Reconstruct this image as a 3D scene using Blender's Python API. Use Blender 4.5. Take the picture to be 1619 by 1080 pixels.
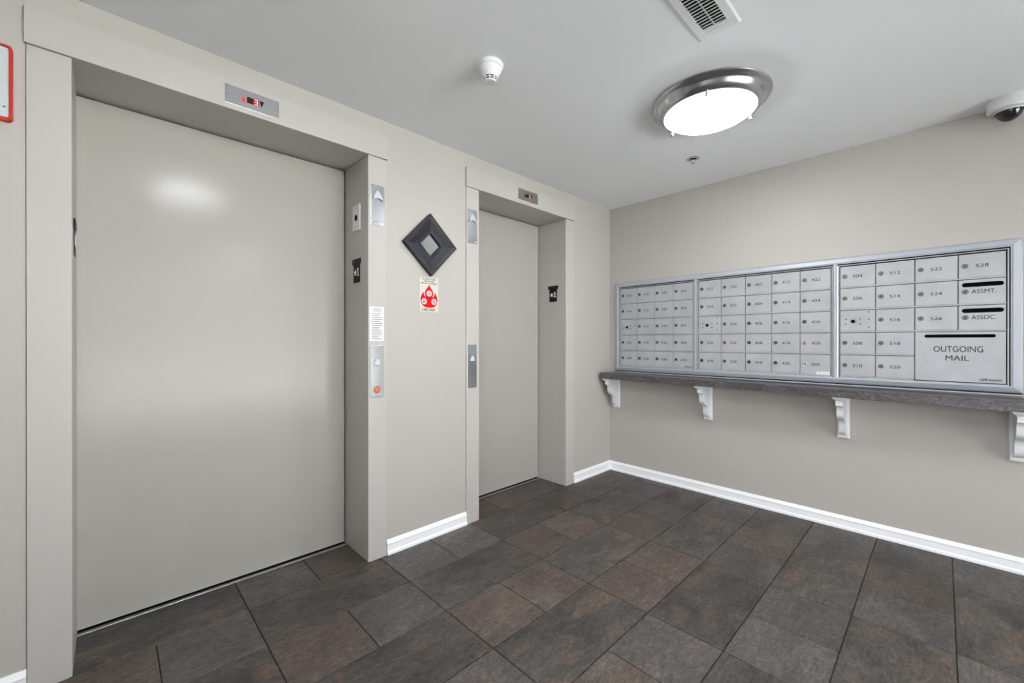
import bpy, bmesh, math, random
from mathutils import Matrix, Vector, Euler
R = math.radians
scene = bpy.context.scene
for o in list(bpy.data.objects):
    bpy.data.objects.remove(o)
C = scene.collection

# ------------------------------------------------------------------ camera, world, exposure
H = 2.36                                            # ceiling height
cam_d = bpy.data.cameras.new('camera')
cam_d.sensor_width = 36.0
cam_d.lens = 36.0 * 658.62 / 1619.0
cam_d.clip_start = 0.02
cam = bpy.data.objects.new('camera', cam_d)
C.objects.link(cam)
cam.location = (-3.2854, -2.1090, 1.1663)
cam.rotation_euler = (R(90 - 0.076), 0, R(-44.097))
scene.camera = cam

w = bpy.data.worlds.new('world')
scene.world = w
w.use_nodes = True
w.node_tree.nodes['Background'].inputs[0].default_value = (0.93, 0.97, 1.0, 1)
w.node_tree.nodes['Background'].inputs[1].default_value = 4.6                      # overcast daylight, enters through the added glazing

sun_d = bpy.data.lights.new('sun', 'SUN')          # sun on the added ground outside, bounced up to fill the ceiling
sun_d.energy = 68.0
sun_d.color = (0.92, 0.965, 1.0)
sun_d.angle = R(0.5)
sun_o = bpy.data.objects.new('sun', sun_d)
C.objects.link(sun_o)
sun_o.rotation_euler = (R(-28), 0, 0)               # from above the building, never into the room

scene.view_settings.view_transform = 'Standard'
scene.view_settings.look = 'None'
scene.view_settings.gamma = 1.0
scene.view_settings.use_curve_mapping = False
scene.view_settings.exposure = 0.26
LAMP = 44.0                                         # radiance of the glass bowls of the ceiling lights

# ------------------------------------------------------------------ materials
MATS = {}


def srgb(r, g, b):
    f = lambda c: c / 12.92 if c <= 0.04045 else ((c + 0.055) / 1.055) ** 2.4
    return (f(r / 255), f(g / 255), f(b / 255), 1)


def mat(name, col, rough=0.5, metal=0.0, spec=0.5, coat=0.0, emit=None, estr=0.0):
    m = bpy.data.materials.new(name)
    m.use_nodes = True
    b = m.node_tree.nodes['Principled BSDF']
    b.inputs['Base Color'].default_value = col
    b.inputs['Roughness'].default_value = rough
    b.inputs['Metallic'].default_value = metal
    b.inputs['Specular IOR Level'].default_value = spec
    b.inputs['Coat Weight'].default_value = coat
    if emit:
        b.inputs['Emission Color'].default_value = emit
        b.inputs['Emission Strength'].default_value = estr
    MATS[name] = m
    return m


def nodes(m):
    nt = m.node_tree
    return nt, nt.nodes, nt.links, nt.nodes['Principled BSDF']


def coords(nt, scale, kind='pos', rnd=False):
    N, L = nt.nodes, nt.links
    mp = N.new('ShaderNodeMapping')
    mp.inputs['Scale'].default_value = scale
    if kind == 'pos':
        g = N.new('ShaderNodeNewGeometry')
        L.new(g.outputs['Position'], mp.inputs['Vector'])
    else:
        t = N.new('ShaderNodeTexCoord')
        L.new(t.outputs['Object'], mp.inputs['Vector'])
    if rnd:
        oi = N.new('ShaderNodeObjectInfo')
        mu = N.new('ShaderNodeMath')
        mu.operation = 'MULTIPLY'
        mu.inputs[1].default_value = 37.0
        L.new(oi.outputs['Random'], mu.inputs[0])
        L.new(mu.outputs[0], mp.inputs['Location'])
    return mp


def noise(nt, mp, scale, detail=3, rough=0.55, dist=0.0):
    n = nt.nodes.new('ShaderNodeTexNoise')
    n.inputs['Scale'].default_value = scale
    n.inputs['Detail'].default_value = detail
    n.inputs['Roughness'].default_value = rough
    n.inputs['Distortion'].default_value = dist
    nt.links.new(mp.outputs[0], n.inputs['Vector'])
    return n


def ramp(nt, src, stops):
    r = nt.nodes.new('ShaderNodeValToRGB')
    e = r.color_ramp.elements
    e[0].position, e[0].color = stops[0]
    e[1].position, e[1].color = stops[-1]
    for p, c in stops[1:-1]:
        x = e.new(p)
        x.color = c
    nt.links.new(src, r.inputs['Fac'])
    return r


def mixc(nt, fac, a, b, mode='MIX'):
    m = nt.nodes.new('ShaderNodeMix')
    m.data_type = 'RGBA'
    m.blend_type = mode
    for sock, v in ((m.inputs['Factor'], fac), (m.inputs[6], a), (m.inputs[7], b)):
        if isinstance(v, (tuple, float, int)):
            sock.default_value = v
        else:
            nt.links.new(v, sock)
    return m.outputs[2]


def bump(nt, height, strength, dist=0.001, prev=None):
    b = nt.nodes.new('ShaderNodeBump')
    b.inputs['Strength'].default_value = strength
    b.inputs['Distance'].default_value = dist
    nt.links.new(height, b.inputs['Height'])
    if prev:
        nt.links.new(prev.outputs[0], b.inputs['Normal'])
    return b


def paint(name, col, rough, peel, marks=0.0, wav=0.0, spec=0.5):
    """painted surface: fine orange-peel relief, optional scuff marks and panel waviness"""
    m = mat(name, col, rough, spec=spec)
    nt, N, L, b = nodes(m)
    n = noise(nt, coords(nt, (1, 1, 1)), 240, 2)
    bp = bump(nt, n.outputs['Fac'], peel, 0.0006)
    if wav:
        n2 = noise(nt, coords(nt, (1, 1, 0.12)), 4.0, 1)
        bp = bump(nt, n2.outputs['Fac'], wav, 0.02, bp)
    L.new(bp.outputs[0], b.inputs['Normal'])
    if marks:
        a = noise(nt, coords(nt, (5, 5, 9)), 2.3, 4, 0.7, 0.4)
        r = ramp(nt, a.outputs['Fac'], [(0.66, (0, 0, 0, 1)), (0.74, (1, 1, 1, 1))])
        sep = N.new('ShaderNodeMath')
        sep.operation = 'MULTIPLY'
        sep.inputs[1].default_value = marks
        L.new(r.outputs[0], sep.inputs[0])
        dark = (col[0] * 0.45, col[1] * 0.43, col[2] * 0.42, 1)
        L.new(mixc(nt, sep.outputs[0], col, dark), b.inputs['Base Color'])
    return m


paint('wall_paint', srgb(176, 171, 164), 0.52, 0.25, marks=0.16)
paint('ceiling_paint', srgb(244, 246, 248), 0.6, 0.12)
paint('door_paint', srgb(165, 161, 154), 0.18, 0.03, marks=0.05, wav=0.12, spec=0.19)
paint('jamb_paint', srgb(181, 177, 171), 0.36, 0.06, marks=0.14, spec=0.35)
mat('trim_white', srgb(240, 240, 241), 0.32)
mat('corbel_white', srgb(226, 227, 229), 0.36)
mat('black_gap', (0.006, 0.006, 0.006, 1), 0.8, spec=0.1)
mat('print_black', (0.008, 0.008, 0.009, 1), 0.6, spec=0.15)
mat('print_grey', (0.10, 0.10, 0.105, 1), 0.6, spec=0.2)
mat('white_plastic', srgb(225, 225, 223), 0.38)
mat('sign_black', (0.006, 0.006, 0.007, 1), 0.4, spec=0.15)
mat('sign_white', srgb(238, 238, 236), 0.5)
mat('paper', srgb(216, 216, 214), 0.55, spec=0.2)
mat('fire_card', srgb(204, 199, 187), 0.5, spec=0.2)
mat('fire_red', srgb(190, 6, 14), 0.5, spec=0.15)
mat('fire_pink', srgb(214, 180, 182), 0.5, spec=0.2)
mat('red_plastic', srgb(176, 40, 26), 0.4, spec=0.3)
mat('sign_glass', srgb(200, 206, 206), 0.12, spec=0.6)
mat('dark_dome', (0.012, 0.012, 0.013, 1), 0.06, spec=0.7)
mat('grey_plastic', srgb(205, 206, 207), 0.4)
mat('button_grey', srgb(196, 198, 208), 0.35)
mat('key_red', srgb(196, 52, 44), 0.4)
mat('key_brass', srgb(150, 132, 100), 0.35, metal=0.9)
mat('led_red', (0.5, 0.01, 0.02, 1), 0.4, emit=(1.0, 0.03, 0.05, 1), estr=0.5)
mat('led_digit', (0.5, 0.2, 0.2, 1), 0.4, emit=(1.0, 0.72, 0.66, 1), estr=0.8)
mat('led_field', (0.16, 0.0, 0.0, 1), 0.4, spec=0.2, emit=(0.9, 0.0, 0.01, 1), estr=0.35)
mat('led_off', srgb(44, 16, 18), 0.3, spec=0.25)
mat('mirror_glass', (0.80, 0.80, 0.80, 1), 0.03, metal=1.0)
mat('vent_white', srgb(226, 227, 228), 0.45)
mat('sticker_white', srgb(235, 236, 238), 0.4)
mat('sticker_grey', srgb(140, 142, 146), 0.45)
mat('asphalt', srgb(62, 62, 63), 0.85)
mat('concrete', srgb(205, 203, 198), 0.8)
mat('duct_dark', (0.03, 0.03, 0.03, 1), 0.7)
mat('grout', srgb(50, 46, 43), 0.8)
mat('sprinkler_chrome', (0.55, 0.55, 0.56, 1), 0.2, metal=1.0)


def metal(name, col, rough, stretch, amp, strength=0.15):
    m = mat(name, col, rough, metal=1.0)
    nt, N, L, b = nodes(m)
    n = noise(nt, coords(nt, stretch, 'obj'), 1.0, 3)
    mr = N.new('ShaderNodeMapRange')
    mr.inputs['To Min'].default_value = rough - amp
    mr.inputs['To Max'].default_value = rough + amp
    L.new(n.outputs['Fac'], mr.inputs['Value'])
    L.new(mr.outputs[0], b.inputs['Roughness'])
    n2 = noise(nt, coords(nt, (9, 9, 9), 'obj'), 1.0, 2)
    L.new(bump(nt, n2.outputs['Fac'], strength, 0.004).outputs[0], b.inputs['Normal'])
    return m


metal('stainless', (0.56, 0.57, 0.59, 1), 0.20, (8, 500, 8), 0.07)
metal('stainless_dull', (0.42, 0.41, 0.40, 1), 0.34, (8, 500, 8), 0.06)
metal('nickel', (0.50, 0.51, 0.52, 1), 0.24, (3, 3, 60), 0.05, 0.05)
metal('lock_metal', (0.17, 0.155, 0.14, 1), 0.42, (60, 60, 60), 0.08, 0.1)
metal('lock_bright', (0.88, 0.87, 0.84, 1), 0.22, (60, 60, 60), 0.05, 0.1)
metal('sill_metal', (0.62, 0.62, 0.62, 1), 0.38, (400, 4, 4), 0.08)
# anodised / painted aluminium of the mailboxes: satin, mostly diffuse
m = mat('mail_alu', srgb(196, 197, 201), 0.38, metal=0.08)
nt, N, L, b = nodes(m)
n = noise(nt, coords(nt, (6, 6, 6)), 1.3, 4)
L.new(ramp(nt, n.outputs['Fac'], [(0.35, srgb(163, 164, 166)), (0.65, srgb(172, 173, 175))]).outputs[0], b.inputs['Base Color'])
m = mat('frame_alu', srgb(170, 173, 180), 0.42, metal=0.2)
mat('bulb_glass_rim', srgb(225, 226, 230), 0.2)


# alabaster glass of the ceiling lights, lit from inside
m = mat('alabaster', (0.9, 0.9, 0.9, 1), 0.15)
nt, N, L, b = nodes(m)
n = noise(nt, coords(nt, (3, 3, 3), 'obj'), 2.0, 5, 0.6, 0.8)
r = ramp(nt, n.outputs['Fac'], [(0.36, (0.76, 0.79, 0.86, 1)), (0.52, (0.95, 0.98, 1.0, 1))])
L.new(r.outputs[0], b.inputs['Emission Color'])
b.inputs['Emission Strength'].default_value = LAMP


# black stained wood of the diamond frame
m = mat('black_wood', (0.02, 0.02, 0.024, 1), 0.42, spec=0.22)
nt, N, L, b = nodes(m)
n = noise(nt, coords(nt, (6, 90, 20), 'obj'), 1.0, 4, 0.6)
L.new(ramp(nt, n.outputs['Fac'], [(0.35, (0.006, 0.006, 0.008, 1)), (0.7, (0.030, 0.031, 0.042, 1))]).outputs[0], b.inputs['Base Color'])
L.new(bump(nt, n.outputs['Fac'], 0.35, 0.0015).outputs[0], b.inputs['Normal'])


# dark marbled laminate of the shelf
m = mat('laminate', (0.09, 0.085, 0.085, 1), 0.30)
nt, N, L, b = nodes(m)
mp = coords(nt, (1, 1, 1.4))
n1 = noise(nt, mp, 26, 6, 0.68, 1.2)
n2 = noise(nt, mp, 70, 4, 0.6, 0.6)
c1 = ramp(nt, n1.outputs['Fac'], [(0.30, srgb(32, 27, 27)), (0.50, srgb(68, 62, 62)), (0.70, srgb(116, 110, 112))])
c2 = ramp(nt, n2.outputs['Fac'], [(0.35, srgb(40, 35, 35)), (0.65, srgb(128, 123, 126))])
L.new(mixc(nt, 0.3, c1.outputs[0], c2.outputs[0]), b.inputs['Base Color'])


m = mat('window_glass', (1, 1, 1, 1), 0.0)
nt, N, L, b = nodes(m)
tr = N.new('ShaderNodeBsdfTransparent')
gl = N.new('ShaderNodeBsdfGlossy')
gl.inputs['Roughness'].default_value = 0.02
fr = N.new('ShaderNodeFresnel')
mx = N.new('ShaderNodeMixShader')
L.new(fr.outputs[0], mx.inputs[0])
L.new(tr.outputs[0], mx.inputs[1])
L.new(gl.outputs[0], mx.inputs[2])
L.new(mx.outputs[0], N['Material Output'].inputs['Surface'])


def slate(name, cols, patch, pstr):
    """slate-look floor tile: long grain, cloudy patches, cleft relief, tone shift per tile"""
    m = mat(name, cols[1], 0.46, spec=0.32)
    nt, N, L, b = nodes(m)
    mp = coords(nt, (1.0, 1.7, 1.0), rnd=True)
    big = noise(nt, mp, 3.6, 5, 0.6, 0.5)
    base = ramp(nt, big.outputs['Fac'], [(0.30, cols[0]), (0.50, cols[1]), (0.72, cols[2])])
    pt = noise(nt, mp, 5.5, 4, 0.6, 0.8)
    pf = ramp(nt, pt.outputs['Fac'], [(0.50, (0, 0, 0, 1)), (0.66, (pstr, pstr, pstr, 1))])
    c = mixc(nt, pf.outputs[0], base.outputs[0], patch)
    fine = noise(nt, mp, 55, 6, 0.72, 1.0)
    ff = ramp(nt, fine.outputs['Fac'], [(0.30, (0.42, 0.42, 0.43, 1)), (0.50, (0.95, 0.95, 0.95, 1)), (0.72, (1.85, 1.80, 1.76, 1))])
    c = mixc(nt, 0.85, c, ff.outputs[0], 'MULTIPLY')
    streak = noise(nt, coords(nt, (0.55, 1.9, 1.0), rnd=True), 17, 6, 0.66, 2.2)
    sf = ramp(nt, streak.outputs['Fac'], [(0.32, (0.62, 0.62, 0.63, 1)), (0.52, (1.0, 1.0, 1.0, 1)), (0.70, (1.38, 1.36, 1.34, 1))])
    c = mixc(nt, 0.9, c, sf.outputs[0], 'MULTIPLY')
    oi = N.new('ShaderNodeObjectInfo')
    tone = N.new('ShaderNodeMapRange')
    tone.inputs['To Min'].default_value = 0.86
    tone.inputs['To Max'].default_value = 1.14
    L.new(oi.outputs['Random'], tone.inputs['Value'])
    c = mixc(nt, 1.0, c, tone.outputs[0], 'MULTIPLY')
    L.new(c, b.inputs['Base Color'])
    med = noise(nt, mp, 14, 5, 0.6, 1.2)
    bp = bump(nt, med.outputs['Fac'], 0.35, 0.006)
    bp = bump(nt, fine.outputs['Fac'], 0.30, 0.0015, bp)
    L.new(bp.outputs[0], b.inputs['Normal'])
    rr = N.new('ShaderNodeMapRange')
    rr.inputs['To Min'].default_value = 0.38
    rr.inputs['To Max'].default_value = 0.60
    L.new(med.outputs['Fac'], rr.inputs['Value'])
    L.new(rr.outputs[0], b.inputs['Roughness'])
    return m


slate('slate_dark', (srgb(54, 52, 50), srgb(69, 66, 63), srgb(85, 80, 75)), srgb(98, 83, 72), 0.75)
slate('slate_brown', (srgb(70, 62, 56), srgb(83, 73, 66), srgb(96, 85, 77)), srgb(84, 78, 74), 0.4)
slate('slate_grey', (srgb(68, 66, 64), srgb(80, 76, 73), srgb(92, 87, 83)), srgb(92, 82, 76), 0.5)


# ------------------------------------------------------------------ mesh helpers
class MB:
    """collects simple solids into one bmesh"""

    def __init__(self):
        self.bm = bmesh.new()
        self.mats = []
        self.cur = 0

    def m(self, name):
        if name not in self.mats:
            self.mats.append(name)
        self.cur = self.mats.index(name)
        return self

    def face(self, vs):
        try:
            f = self.bm.faces.new(vs)
            f.material_index = self.cur
            return f
        except ValueError:
            return None

    def box(self, a, b, bev=0.0, seg=1):
        t = bmesh.new()
        bmesh.ops.create_cube(t, size=1)
        for v in t.verts:
            v.co = Vector([a[i] + (b[i] - a[i]) * (v.co[i] + 0.5) for i in range(3)])
        if bev:
            bmesh.ops.bevel(t, geom=list(t.edges), offset=bev, segments=seg, affect='EDGES', profile=0.5)
        self.absorb(t)
        return self

    def absorb(self, t, mtx=None):
        mp = {}
        for v in t.verts:
            mp[v] = self.bm.verts.new(mtx @ v.co if mtx else v.co)
        for f in t.faces:
            self.face([mp[v] for v in f.verts])
        t.free()

    def prism(self, pts, z0, z1, axes=(0, 1, 2)):
        """polygon pts in (axes0, axes1), extruded along axes2 from z0 to z1"""
        def mk(p, z):
            c = [0, 0, 0]
            c[axes[0]], c[axes[1]], c[axes[2]] = p[0], p[1], z
            return self.bm.verts.new(c)
        lo = [mk(p, z0) for p in pts]
        hi = [mk(p, z1) for p in pts]
        n = len(pts)
        self.face(lo[::-1])
        self.face(hi)
        for i in range(n):
            self.face([lo[i], lo[(i + 1) % n], hi[(i + 1) % n], hi[i]])
        return self

    def holed(self, outer, inner, z0, z1):
        """plate with one hole in the xy plane"""
        t = bmesh.new()
        loops = []
        for pts in (outer, inner):
            vs = [t.verts.new((p[0], p[1], z1)) for p in pts]
            es = [t.edges.new((vs[i], vs[(i + 1) % len(vs)])) for i in range(len(vs))]
            loops.append((vs, es))
        bmesh.ops.triangle_fill(t, edges=loops[0][1] + loops[1][1], use_beauty=True, normal=(0, 0, 1))
        for vs, es in loops:
            lo = [t.verts.new((v.co.x, v.co.y, z0)) for v in vs]
            n = len(vs)
            for i in range(n):
                t.faces.new([vs[i], vs[(i + 1) % n], lo[(i + 1) % n], lo[i]])
        self.absorb(t)
        return self

    def lathe(self, prof, seg=48, ctr=(0, 0)):
        """profile of (r, z) turned about z"""
        rings = []
        for r, z in prof:
            if r < 1e-6:
                rings.append([self.bm.verts.new((ctr[0], ctr[1], z))])
            else:
                rings.append([self.bm.verts.new((ctr[0] + r * math.cos(2 * math.pi * i / seg), ctr[1] + r * math.sin(2 * math.pi * i / seg), z)) for i in range(seg)])
        for a, b in zip(rings, rings[1:]):
            for i in range(seg):
                j = (i + 1) % seg
                if len(a) == 1 and len(b) == 1:
                    continue
                if len(a) == 1:
                    self.face([a[0], b[j], b[i]])
                elif len(b) == 1:
                    self.face([a[i], a[j], b[0]])
                else:
                    self.face([a[i], a[j], b[j], b[i]])
        return self

    def cyl(self, c, r, z0, z1, seg=20):
        return self.lathe([(0, z0), (r, z0), (r, z1), (0, z1)], seg, c)

    def build(self, name, parent=None, smooth=False, material=None):
        bmesh.ops.recalc_face_normals(self.bm, faces=list(self.bm.faces))
        me = bpy.data.meshes.new(name)
        self.bm.to_mesh(me)
        self.bm.free()
        for n in (self.mats or [material]):
            me.materials.append(MATS[n])
        if smooth:
            me.polygons.foreach_set('use_smooth', [True] * len(me.polygons))
            me.set_sharp_from_angle(angle=R(38))
        return put(name, me, parent)


def put(name, me, parent=None):
    o = bpy.data.objects.new(name, me)
    C.objects.link(o)
    if parent:
        o.parent = parent
    return o


def tag(o, label, cat, group=None, kind=None):
    o['label'] = label
    o['category'] = cat
    if group:
        o['group'] = group
    if kind:
        o['kind'] = kind
    return o


ROT = {'A': (R(90), 0, 0), 'B': (R(90), 0, R(-90)), 'L': (R(90), 0, R(90)), 'C': (R(180), 0, 0), '': (0, 0, 0)}


def thing(name, label, cat, loc, face='', group=None, kind=None):
    """Empty; local x = right, y = up, z = outward when hung on a wall ('A', 'B', 'L') or ceiling ('C')"""
    o = bpy.data.objects.new(name, None)
    C.objects.link(o)
    o.empty_display_size = 0.05
    o.location = loc
    o.rotation_euler = ROT[face]
    return tag(o, label, cat, group, kind)


TXT = {}


def text_mesh(s):
    if s in TXT:
        return TXT[s]
    cu = bpy.data.curves.new('text', 'FONT')
    cu.body = s
    cu.size = 1.0
    cu.resolution_u = 5
    cu.extrude = 0.0
    ob = bpy.data.objects.new('text', cu)
    me = bpy.data.meshes.new_from_object(ob)
    bpy.data.objects.remove(ob)
    bpy.data.curves.remove(cu)
    vs = [tuple(v.co) for v in me.vertices]
    fs = [tuple(p.vertices) for p in me.polygons]
    bpy.data.meshes.remove(me)
    TXT[s] = (vs, fs)
    return TXT[s]


def add_text(mb, s, u, v, h, wide=1.0, z=0.0, align='L', width=None):
    """flat lettering: cap height h, baseline at v"""
    vs, fs = text_mesh(s)
    x0 = min(p[0] for p in vs)
    x1 = max(p[0] for p in vs)
    y1 = max(p[1] for p in vs)
    sy = h / y1
    sx = sy * wide if width is None else width / (x1 - x0)
    off = u - (0 if align == 'L' else 0.5 * (x1 - x0) * sx)
    bv = [mb.bm.verts.new((off + (p[0] - x0) * sx, v + p[1] * sy, z)) for p in vs]
    for f in fs:
        mb.face([bv[i] for i in f])
    return mb


def rect(x0, y0, x1, y1):
    return [(x0, y0), (x1, y0), (x1, y1), (x0, y1)]


def stadium(x0, x1, yc, r, seg=6):
    pts = []
    for i in range(seg + 1):
        a = -math.pi / 2 + math.pi * i / seg
        pts.append((x1 - r + r * math.cos(a), yc + r * math.sin(a)))
    for i in range(seg + 1):
        a = math.pi / 2 + math.pi * i / seg
        pts.append((x0 + r + r * math.cos(a), yc + r * math.sin(a)))
    return pts


def disc(c, r, seg=18):
    return [(c[0] + r * math.cos(2 * math.pi * i / seg), c[1] + r * math.sin(2 * math.pi * i / seg)) for i in range(seg)]


# ------------------------------------------------------------------ room shell
XL, YB = -5.0, -4.7                                # far side wall and wall behind the camera
E1 = (-3.376, -2.302)                              # clear opening of the wide elevator
E2 = (-1.548, -0.646)                              # clear opening of the narrow elevator
JW1, JW2 = 0.104, 0.104
DOOR_Y = 0.288
HEAD = 2.148


def struct(name, mb, material=None, label=None, cat=None, smooth=False):
    o = mb.build(name, None, smooth, material)
    o['kind'] = 'structure'
    if label:
        o['label'] = label
        o['category'] = cat
    return o


# elevator wall, built round its two openings
mb = MB().m('wall_paint')
t = 0.14
a0, a1 = E1[0] - JW1, E1[1] + JW1
b0, b1 = E2[0] - JW2, E2[1] + JW2
q = 0.0016                                          # fine reveal between wall and steel frame
for x0, x1, z0, z1 in ((XL, a0 - q, 0, H), (a0 - q, a1 + q, HEAD + 0.1258, H), (a1 + q, b0 - q, 0, H), (b0 - q, b1 + q, HEAD + 0.1258, H), (b1 + q, 0, 0, H)):
    mb.box((x0, 0, z0 if z0 else -0.02), (x1, t, z1))
mb.box((XL - 0.12, 0.38, -0.02), (0.0, 0.45, H)).box((XL - 0.12, t, -0.02), (XL, 0.38, H))   # unseen backing added to stop daylight leaking through the reveals
struct('wall_left', mb, None, 'greige painted wall holding both elevators', 'wall')

# mailbox wall with the recess the mailboxes are set into
MY0, MY1, MZ0, MZ1 = -2.362, -0.094, 0.926, 1.656
mb = MB().m('wall_paint')
mb.box((0, YB, -0.02), (0.16, 0.45, MZ0)).box((0, YB, MZ1), (0.16, 0.45, H))
mb.box((0, YB, MZ0), (0.16, MY0, MZ1)).box((0, MY1, MZ0), (0.16, 0.45, MZ1))
struct('wall_right', mb, None, 'greige painted wall carrying the mailboxes and shelf', 'wall')

# unseen walls, each given an added glazed front to fill the room with daylight
GZ0, GZ1 = 0.06, 2.28
SIDE = (-4.5, -1.7)                                 # extent along y of the added glazing in the side wall
BACK = (-3.6, -0.4)                                 # extent along x of the added glazing in the wall behind the camera


def glazed_wall(name, wname, lab, base, along, span, lo, hi, npan):
    """wall slab with an added glazed opening; along = axis the wall runs along (0 = x, 1 = y)"""
    def bx(mb, u0, u1, z0, z1, d0, d1):
        a_, b_ = [0, 0, z0], [0, 0, z1]
        a_[along], b_[along] = u0, u1
        a_[1 - along], b_[1 - along] = base + d0, base + d1
        return mb.box(a_, b_)
    mb = MB().m('wall_paint')
    if not span:
        bx(mb, lo, hi, -0.02, H, -0.12, 0)
        struct(name, mb)
        return
    for u0, u1, z0, z1 in ((lo, span[0], -0.02, H), (span[1], hi, -0.02, H), (span[0], span[1], -0.02, GZ0), (span[0], span[1], GZ1, H)):
        bx(mb, u0, u1, z0, z1, -0.12, 0)
    struct(name, mb)
    root = thing(wname, lab, 'window', (0, 0, 0), kind='structure')
    n_ = npan
    st = (span[1] - span[0]) / n_
    for k in range(n_ + 1):
        u = min(max(span[0] + k * st, span[0] + 0.025), span[1] - 0.025)
        bx(MB().m('frame_alu'), u - 0.025, u + 0.025, GZ0, GZ1, -0.09, -0.03).build('mullion', root)
    for k in range(n_):
        bx(MB().m('window_glass'), span[0] + k * st + 0.05, span[0] + (k + 1) * st - 0.05, GZ0, GZ1, -0.063, -0.057).build('pane', root)
    pd = bpy.data.lights.new('daylight_portal', 'AREA')
    pd.shape = 'RECTANGLE'
    ln = span[1] - span[0]
    pd.size, pd.size_y = (ln, GZ1 - GZ0) if along == 0 else (GZ1 - GZ0, ln)
    pd.cycles.is_portal = True
    po = bpy.data.objects.new('daylight_portal', pd)
    C.objects.link(po)
    loc = [0, 0, (GZ0 + GZ1) / 2]
    loc[along], loc[1 - along] = sum(span) / 2, base - 0.11
    po.location = loc
    po.rotation_euler = (R(90), 0, 0) if along == 0 else (0, R(-90), 0)


glazed_wall('wall_back', 'added_window_1', 'added glazed front behind the camera for daylight fill', YB, 0, BACK, XL, 0.0, 4)
glazed_wall('wall_side', 'added_window_2', 'added glazed front in the side wall for daylight fill', XL, 1, SIDE, YB - 0.12, t, 4)
struct('ceiling', MB().m('ceiling_paint').box((XL - 0.12, YB - 0.12, H), (0.16, 0.45, H + 0.1)), None, 'smooth white painted ceiling', 'ceiling')

struct('added_driveway', MB().m('asphalt').box((-45, -40, -0.12), (XL - 0.12, 30, -0.06)), None, 'added dark asphalt ground beyond the side glazing', 'added_driveway')  # dark ground added so the side glazing bounces little light up
struct('bounce_ground', MB().m('concrete').box((XL - 0.12, -40, -0.12), (30, YB - 0.12, -0.06)), None, 'added pale concrete ground that bounces sun onto the ceiling', 'bounce_ground')  # pale ground added to bounce sun through the glazing onto the ceiling

# floor: dark bed with every tile laid on it
floor = struct('floor', MB().m('grout').box((XL - 0.12, YB - 0.12, -0.06), (0.16, 0.45, -0.0055)), None, 'dark slate-look tile floor', 'floor')
PX, PY, JOINT = 0.3058, 0.3056, 0.0034
GX, GY = -2.849, -0.009                            # left edge of column 0, far edge of row 0
TONE = {(0, -1, 0): 'g', (0, -1, 1): 'b', (0, 1, 0): 'b', (0, 1, 1): 'g', (1, 0, 0): 'g', (1, 0, 1): 'g', (1, 2, 0): 'b', (1, 2, 1): 'b',
        (1, 4, 0): 'b', (1, 4, 1): 'g', (-1, 0, 0): 'b', (-1, 0, 1): 'g', (2, -1, 0): 'b', (2, -1, 1): 'b', (2, 1, 0): 'b', (2, 1, 1): 'b',
        (2, 3, 0): 'b', (2, 3, 1): 'b', (3, 0, 0): 'b', (3, 0, 1): 'g', (3, 2, 0): 'b', (3, 2, 1): 'g', (3, 4, 0): 'g', (3, 4, 1): 'b',
        (4, 1, 0): 'g', (4, 3, 0): 'g', (4, 5, 0): 'g', (3, 6, 0): 'g', (3, 6, 1): 'b', (2, 5, 0): 'g', (2, 5, 1): 'g'}
rng = random.Random(5)


def tile(x0, x1, y0, y1, material):
    g = JOINT / 2
    x0, x1, y0, y1 = x0 + g, x1 - g, y0 + g, y1 - g
    if x1 - x0 < 0.012 or y1 - y0 < 0.012:
        return
    cx, cy = (x0 + x1) / 2, (y0 + y1) / 2
    hx, hy, e = (x1 - x0) / 2, (y1 - y0) / 2, 0.0016
    mb = MB().m(material)
    lo = [mb.bm.verts.new((sx * hx, sy * hy, -0.0055)) for sx, sy in ((-1, -1), (1, -1), (1, 1), (-1, 1))]
    mi = [mb.bm.verts.new((sx * hx, sy * hy, -0.0016)) for sx, sy in ((-1, -1), (1, -1), (1, 1), (-1, 1))]
    hi = [mb.bm.verts.new((sx * (hx - e), sy * (hy - e), 0)) for sx, sy in ((-1, -1), (1, -1), (1, 1), (-1, 1))]
    mb.face(hi)
    for i in range(4):
        j = (i + 1) % 4
        mb.face([lo[i], lo[j], mi[j], mi[i]])
        mb.face([mi[i], mi[j], hi[j], hi[i]])
    o = mb.build('tile', floor)
    o.location = (cx, cy, rng.uniform(-0.0004, 0.0004))


for c in range(-4, 6):
    for j in range(-1, 18):
        x0, x1 = GX + 2 * c * PX, GX + 2 * (c + 1) * PX
        y1 = GY - j * PY
        y0 = y1 - PY
        if (c + j) % 2 == 0:
            parts = [(x0, x1, 'slate_dark')]
        else:
            xm = (x0 + x1) / 2
            parts = [(x0, xm, None), (xm, x1, None)]
            for k in (0, 1):
                tn = TONE.get((c, j, k)) or rng.choice('bgg')
                parts[k] = (parts[k][0], parts[k][1], 'slate_brown' if tn == 'b' else 'slate_grey')
        for p0, p1, mt in parts:
            if j == -1:
                for q0, q1 in (E1, E2):
                    r0, r1 = max(p0, q0 - 0.01), min(p1, q1 + 0.01)
                    if r1 > r0:
                        tile(r0, r1, y0, min(y1, DOOR_Y - 0.028), mt)
            else:
                r0, r1 = max(p0, XL), min(p1, 0)
                if r1 > r0:
                    tile(r0, r1, max(y0, YB), y1, mt)

# ------------------------------------------------------------------ baseboards
BPROF = [(0, 0), (0.019, 0), (0.019, 0.012), (0.0165, 0.018), (0.0125, 0.021), (0.0125, 0.054), (0.0145, 0.057), (0.0145, 0.062),
         (0.0105, 0.067), (0.0075, 0.075), (0.004, 0.080), (0, 0.080)]


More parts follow.
